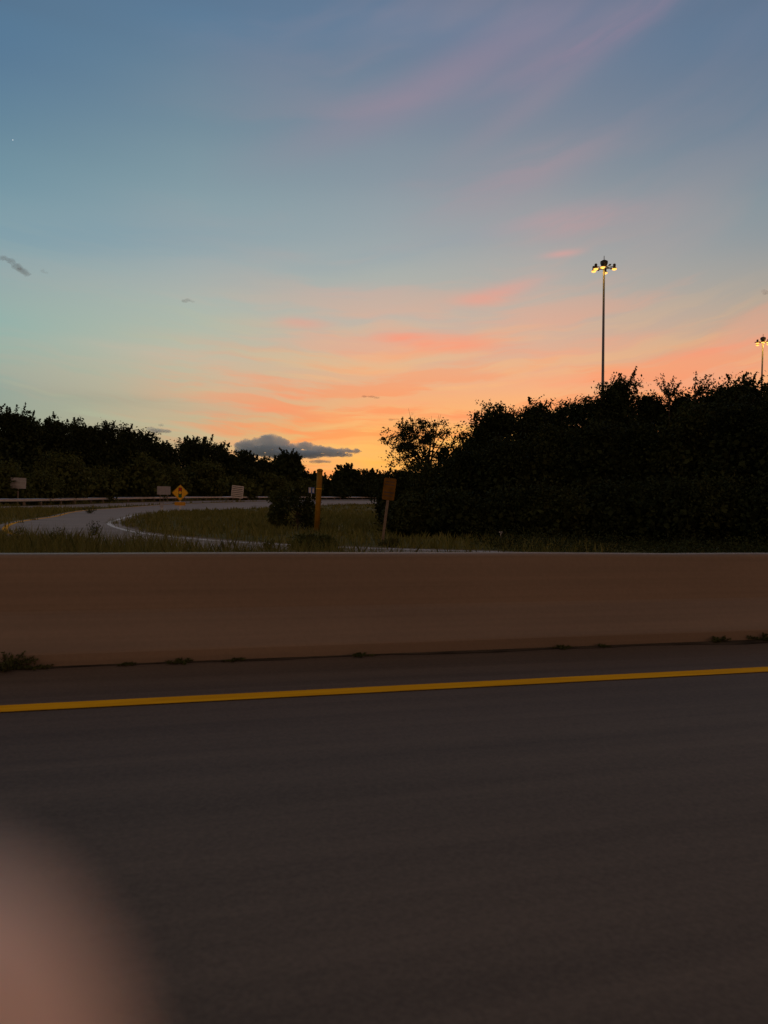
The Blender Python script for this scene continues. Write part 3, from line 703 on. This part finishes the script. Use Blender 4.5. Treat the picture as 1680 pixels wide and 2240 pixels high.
for i, (px, h, r, lb) in enumerate([
    (14, .19, .24, 'largest green weed tuft at the barrier foot, cut by the left edge'),
    (72, .06, .12, 'low weed tuft right beside the largest one at the left'),
    (275, .03, .08, 'faint dark weed at the barrier foot, between the left tufts'),
    (392, .05, .13, 'dark weed tuft at the barrier foot, below the yellow diamond sign'),
    (512, .035, .10, 'small dark weed below the striped sign, at the barrier foot'),
    (790, .045, .12, 'small weed tuft at the barrier foot near the middle'),
    (1232, .04, .12, 'small weed at the barrier foot left of under the tall lamp pole'),
    (1320, .03, .09, 'faint weed at the barrier foot directly under the tall lamp pole'),
    (1572, .08, .13, 'wispy weed tuft near the right end of the barrier foot'),
    (1672, .09, .16, 'weed tuft at the barrier foot cut by the right edge')]):
    weed(lb, 0, 0, h*.8, r*1.15, 300+i, n=int(520*r/.12), loc=foot(px), group=GW, leaf=.022)
GT = 'tall weeds along the ramp'
for i, (px, d, h, r, lb) in enumerate([
    (195, 47, .75, .7, 'tall weed standing against the far pale road, left of the ramp bend'),
    (208, 22, .75, .35, 'feathery tall weed in front of the ramp bend'),
    (128, 17, .72, .35, 'tall weed in the grass at the left end of the ramp'),
    (300, 17.4, .55, .3, 'dark tall weed in front of the inside of the bend'),
    (592, 17.6, .42, .25, 'dark weed where the pale ramp edge ends'),
    (40, 16, .8, .4, 'tall weed in the grass near the left edge')]):
    weed(lb, px, d, h*.85, r*.8, 330+i, n=240, group=GT, leaf=.10 if d > 30 else .06)

# ------------------------------------------------------------------ clouds and star
def cloud_mat(name, dens, col):
    m = bpy.data.materials.new(name); m.use_nodes = True; t = m.node_tree
    for n in list(t.nodes): t.nodes.remove(n)
    v = t.nodes.new('ShaderNodeVolumePrincipled'); v.inputs['Density'].default_value = dens; v.inputs['Color'].default_value = col + (1,); v.inputs['Anisotropy'].default_value = .7
    o = t.nodes.new('ShaderNodeOutputMaterial'); t.links.new(v.outputs[0], o.inputs['Volume']); return m
DC = 1800.0
def cloud(label, puffs, dens=.075, col=(.93, .98, 1.0), vox=1.5, depth=1.0, disp=7.0):
    """puffs: (px, py, rx px, ry px) of the cloud's lumps"""
    c0 = at(puffs[0][0], puffs[0][1], DC); bm = bmesh.new(); rng = random.Random(len(label))
    for px, py, rx, ry in puffs:
        c = at(px, py, DC) - c0; s = DC/FPX
        mtx = Matrix.Translation(c + F0*rng.uniform(-.4, .4)*rx*s) @ Matrix.Rotation(-YAW, 4, 'Z') @ Matrix.Diagonal((rx*s, max(rx, ry)*s*depth, ry*s, 1))
        bmesh.ops.create_icosphere(bm, subdivisions=3, radius=1, matrix=mtx)
    o = obj('cloud', bm, cloud_mat('cloud', dens, col)); o.location = c0
    md = o.modifiers.new('r', 'REMESH'); md.mode = 'VOXEL'; md.voxel_size = vox
    for sz, st in ((15.0, disp*2.2), (6.0, disp*.7)):
        tx = bpy.data.textures.new('puff', 'CLOUDS'); tx.noise_scale = sz; tx.noise_depth = 3
        md = o.modifiers.new('d', 'DISPLACE'); md.texture = tx; md.strength = st; md.mid_level = .5; md.texture_coords = 'LOCAL'
    tag(o, label, 'cloud')
cloud('big grey-blue cumulus cloud low over the rounded tree', [(540, 975, 28, 13), (566, 970, 20, 13), (588, 966, 24, 16), (612, 968, 20, 13), (600, 985, 60, 14), (560, 988, 45, 10), (640, 984, 26, 12), (668, 979, 22, 13), (690, 985, 22, 12), (715, 988, 24, 10), (650, 994, 70, 7), (740, 987, 24, 6), (765, 986, 22, 4), (782, 987, 12, 2.5), (740, 995, 30, 4)])
cloud('thin grey cloud just under the big cumulus', [(700, 1009, 16, 4), (684, 1010, 9, 3), (716, 1010, 10, 2.5)], dens=.05, vox=1.2, disp=2.5)
cloud('small grey-blue cloud above the wood at the left', [(345, 942, 20, 5), (330, 938, 10, 5), (362, 943, 14, 3.5), (352, 930, 6, 3)], dens=.045, vox=1.3, disp=3)
GC = (.50, .52, .56)
cloud('ragged dark grey cloud high at the left edge', [(10, 564, 9, 5), (22, 572, 10, 6), (36, 583, 12, 7), (50, 592, 12, 6), (62, 600, 9, 4)], dens=.028, col=GC, vox=1.6, disp=5)
cloud('tiny grey cloud right of the ragged one at the left edge', [(94, 592, 5, 4), (100, 597, 5, 3)], dens=.02, col=GC, vox=1, disp=3)
cloud('tiny grey cloud alone in the blue above the wood', [(412, 656, 8, 3), (404, 659, 7, 2), (420, 660, 6, 2)], dens=.025, col=GC, vox=1, disp=3)
cloud('thin brown wisp of cloud in the orange sky', [(800, 867, 9, 1.8), (812, 868, 9, 2), (824, 870, 7, 1.6)], dens=.03, col=(.55, .4, .35), vox=.8, disp=2)
cloud('faint brown wisp of cloud above the lacy tree', [(858, 918, 9, 2), (868, 917, 6, 1.5)], dens=.03, col=(.55, .4, .35), vox=.8, disp=2)
cloud('tiny dark puff of cloud nearest the lacy tree', [(903, 905, 4, 3.5)], dens=.03, col=(.55, .4, .35), vox=.8, disp=2)
cloud('small grey cloud cut by the right edge above the second lamp', [(1676, 640, 7, 5), (1670, 636, 5, 3)], dens=.022, col=GC, vox=1, disp=3)
bm = bmesh.new(); bmesh.ops.create_icosphere(bm, subdivisions=1, radius=1.0); o = obj('star', bm, MT['star']); o.location = at(28, 306, 1800); tag(o, 'tiny white star alone in the blue at the upper left', 'star')

# ------------------------------------------------------------------ the photographer's hand, one finger in front of the lens
def hand():
    S = 1.0
    def c2w(x, y, z):  # metres right, up, ahead of the lens
        return RT*x + UP*y + FW*z
    org = CAM + c2w(-.045, -.075, .034)
    sk = bpy.data.materials.new('skin'); sk.use_nodes = True; b = sk.node_tree.nodes['Principled BSDF']
    nz = sk.node_tree.nodes.new('ShaderNodeTexNoise'); nz.inputs['Scale'].default_value = 90; cr = sk.node_tree.nodes.new('ShaderNodeValToRGB')
    cr.color_ramp.elements[0].color = (.86, .62, .50, 1); cr.color_ramp.elements[1].color = (.94, .74, .61, 1)
    sk.node_tree.links.new(nz.outputs[0], cr.inputs[0]); sk.node_tree.links.new(cr.outputs[0], b.inputs['Base Color'])
    b.inputs['Roughness'].default_value = .5; b.inputs['Subsurface Weight'].default_value = .25; b.inputs['Subsurface Radius'].default_value = (.012, .004, .002); b.inputs['Subsurface Scale'].default_value = 1
    chains = {  # lens-relative joints (x, y, z) and radii
      'palm': [((-.085, -.165, .040), .026), ((-.080, -.135, .042), .028), ((-.074, -.108, .044), .027), ((-.068, -.088, .044), .022)],
      'index': [((-.056, -.084, .042), .0115), ((-.035, -.062, .040), .0105), ((-.0215, -.0420, .034), .0106), ((-.0200, -.0300, .032), .0107), ((-.0240, -.0152, .031), .0092)],
      'middle': [((-.070, -.082, .046), .0115), ((-.068, -.052, .054), .0105), ((-.062, -.036, .040), .0095), ((-.057, -.034, .026), .0082)],
      'ring': [((-.084, -.086, .046), .0110), ((-.088, -.056, .056), .0100), ((-.083, -.040, .042), .0090), ((-.077, -.038, .028), .0078)],
      'little': [((-.097, -.096, .044), .0098), ((-.104, -.070, .052), .0088), ((-.100, -.056, .040), .0080), ((-.094, -.054, .028), .0070)],
      'thumb': [((-.066, -.130, .022), .0150), ((-.044, -.120, .006), .0128), ((-.030, -.102, -.004), .0115), ((-.024, -.084, -.008), .0092)],
      'wrist': [((-.085, -.165, .040), .024), ((-.095, -.205, .026), .022), ((-.115, -.275, .000), .027)],
    }
    V = []; E = []; Rr = []
    root = None
    for nm, ch in chains.items():
        prev = None
        for i, (p, r) in enumerate(ch):
            if nm == 'wrist' and i == 0: prev = 0; continue
            V.append(c2w(*p) - (org - CAM)); Rr.append(r); k = len(V)-1
            if prev is not None: E.append((prev, k))
            elif nm not in ('palm',): E.append((3 if nm in ('index', 'middle', 'ring', 'little') else 1, k))
            prev = k
    me = bpy.data.meshes.new('person'); me.from_pydata([v*10 for v in V], E, [])
    o = bpy.data.objects.new('person', me); link(o); o.location = org; o.scale = (.1, .1, .1)
    sm = o.modifiers.new('skin', 'SKIN'); sm.use_smooth_shade = True
    for v, r in zip(me.skin_vertices[0].data, Rr): v.radius = (r*10, r*10)
    me.skin_vertices[0].data[1].use_root = True
    for k in (0, 1, 2, 3): me.skin_vertices[0].data[k].radius = (Rr[k]*14, Rr[k]*6.5)
    s = o.modifiers.new('sub', 'SUBSURF'); s.levels = 2; s.render_levels = 3
    me.materials.append(sk)
    tag(o, 'blurred hand of the photographer, one pinkish fingertip covering the lower left corner', 'hand')
hand()
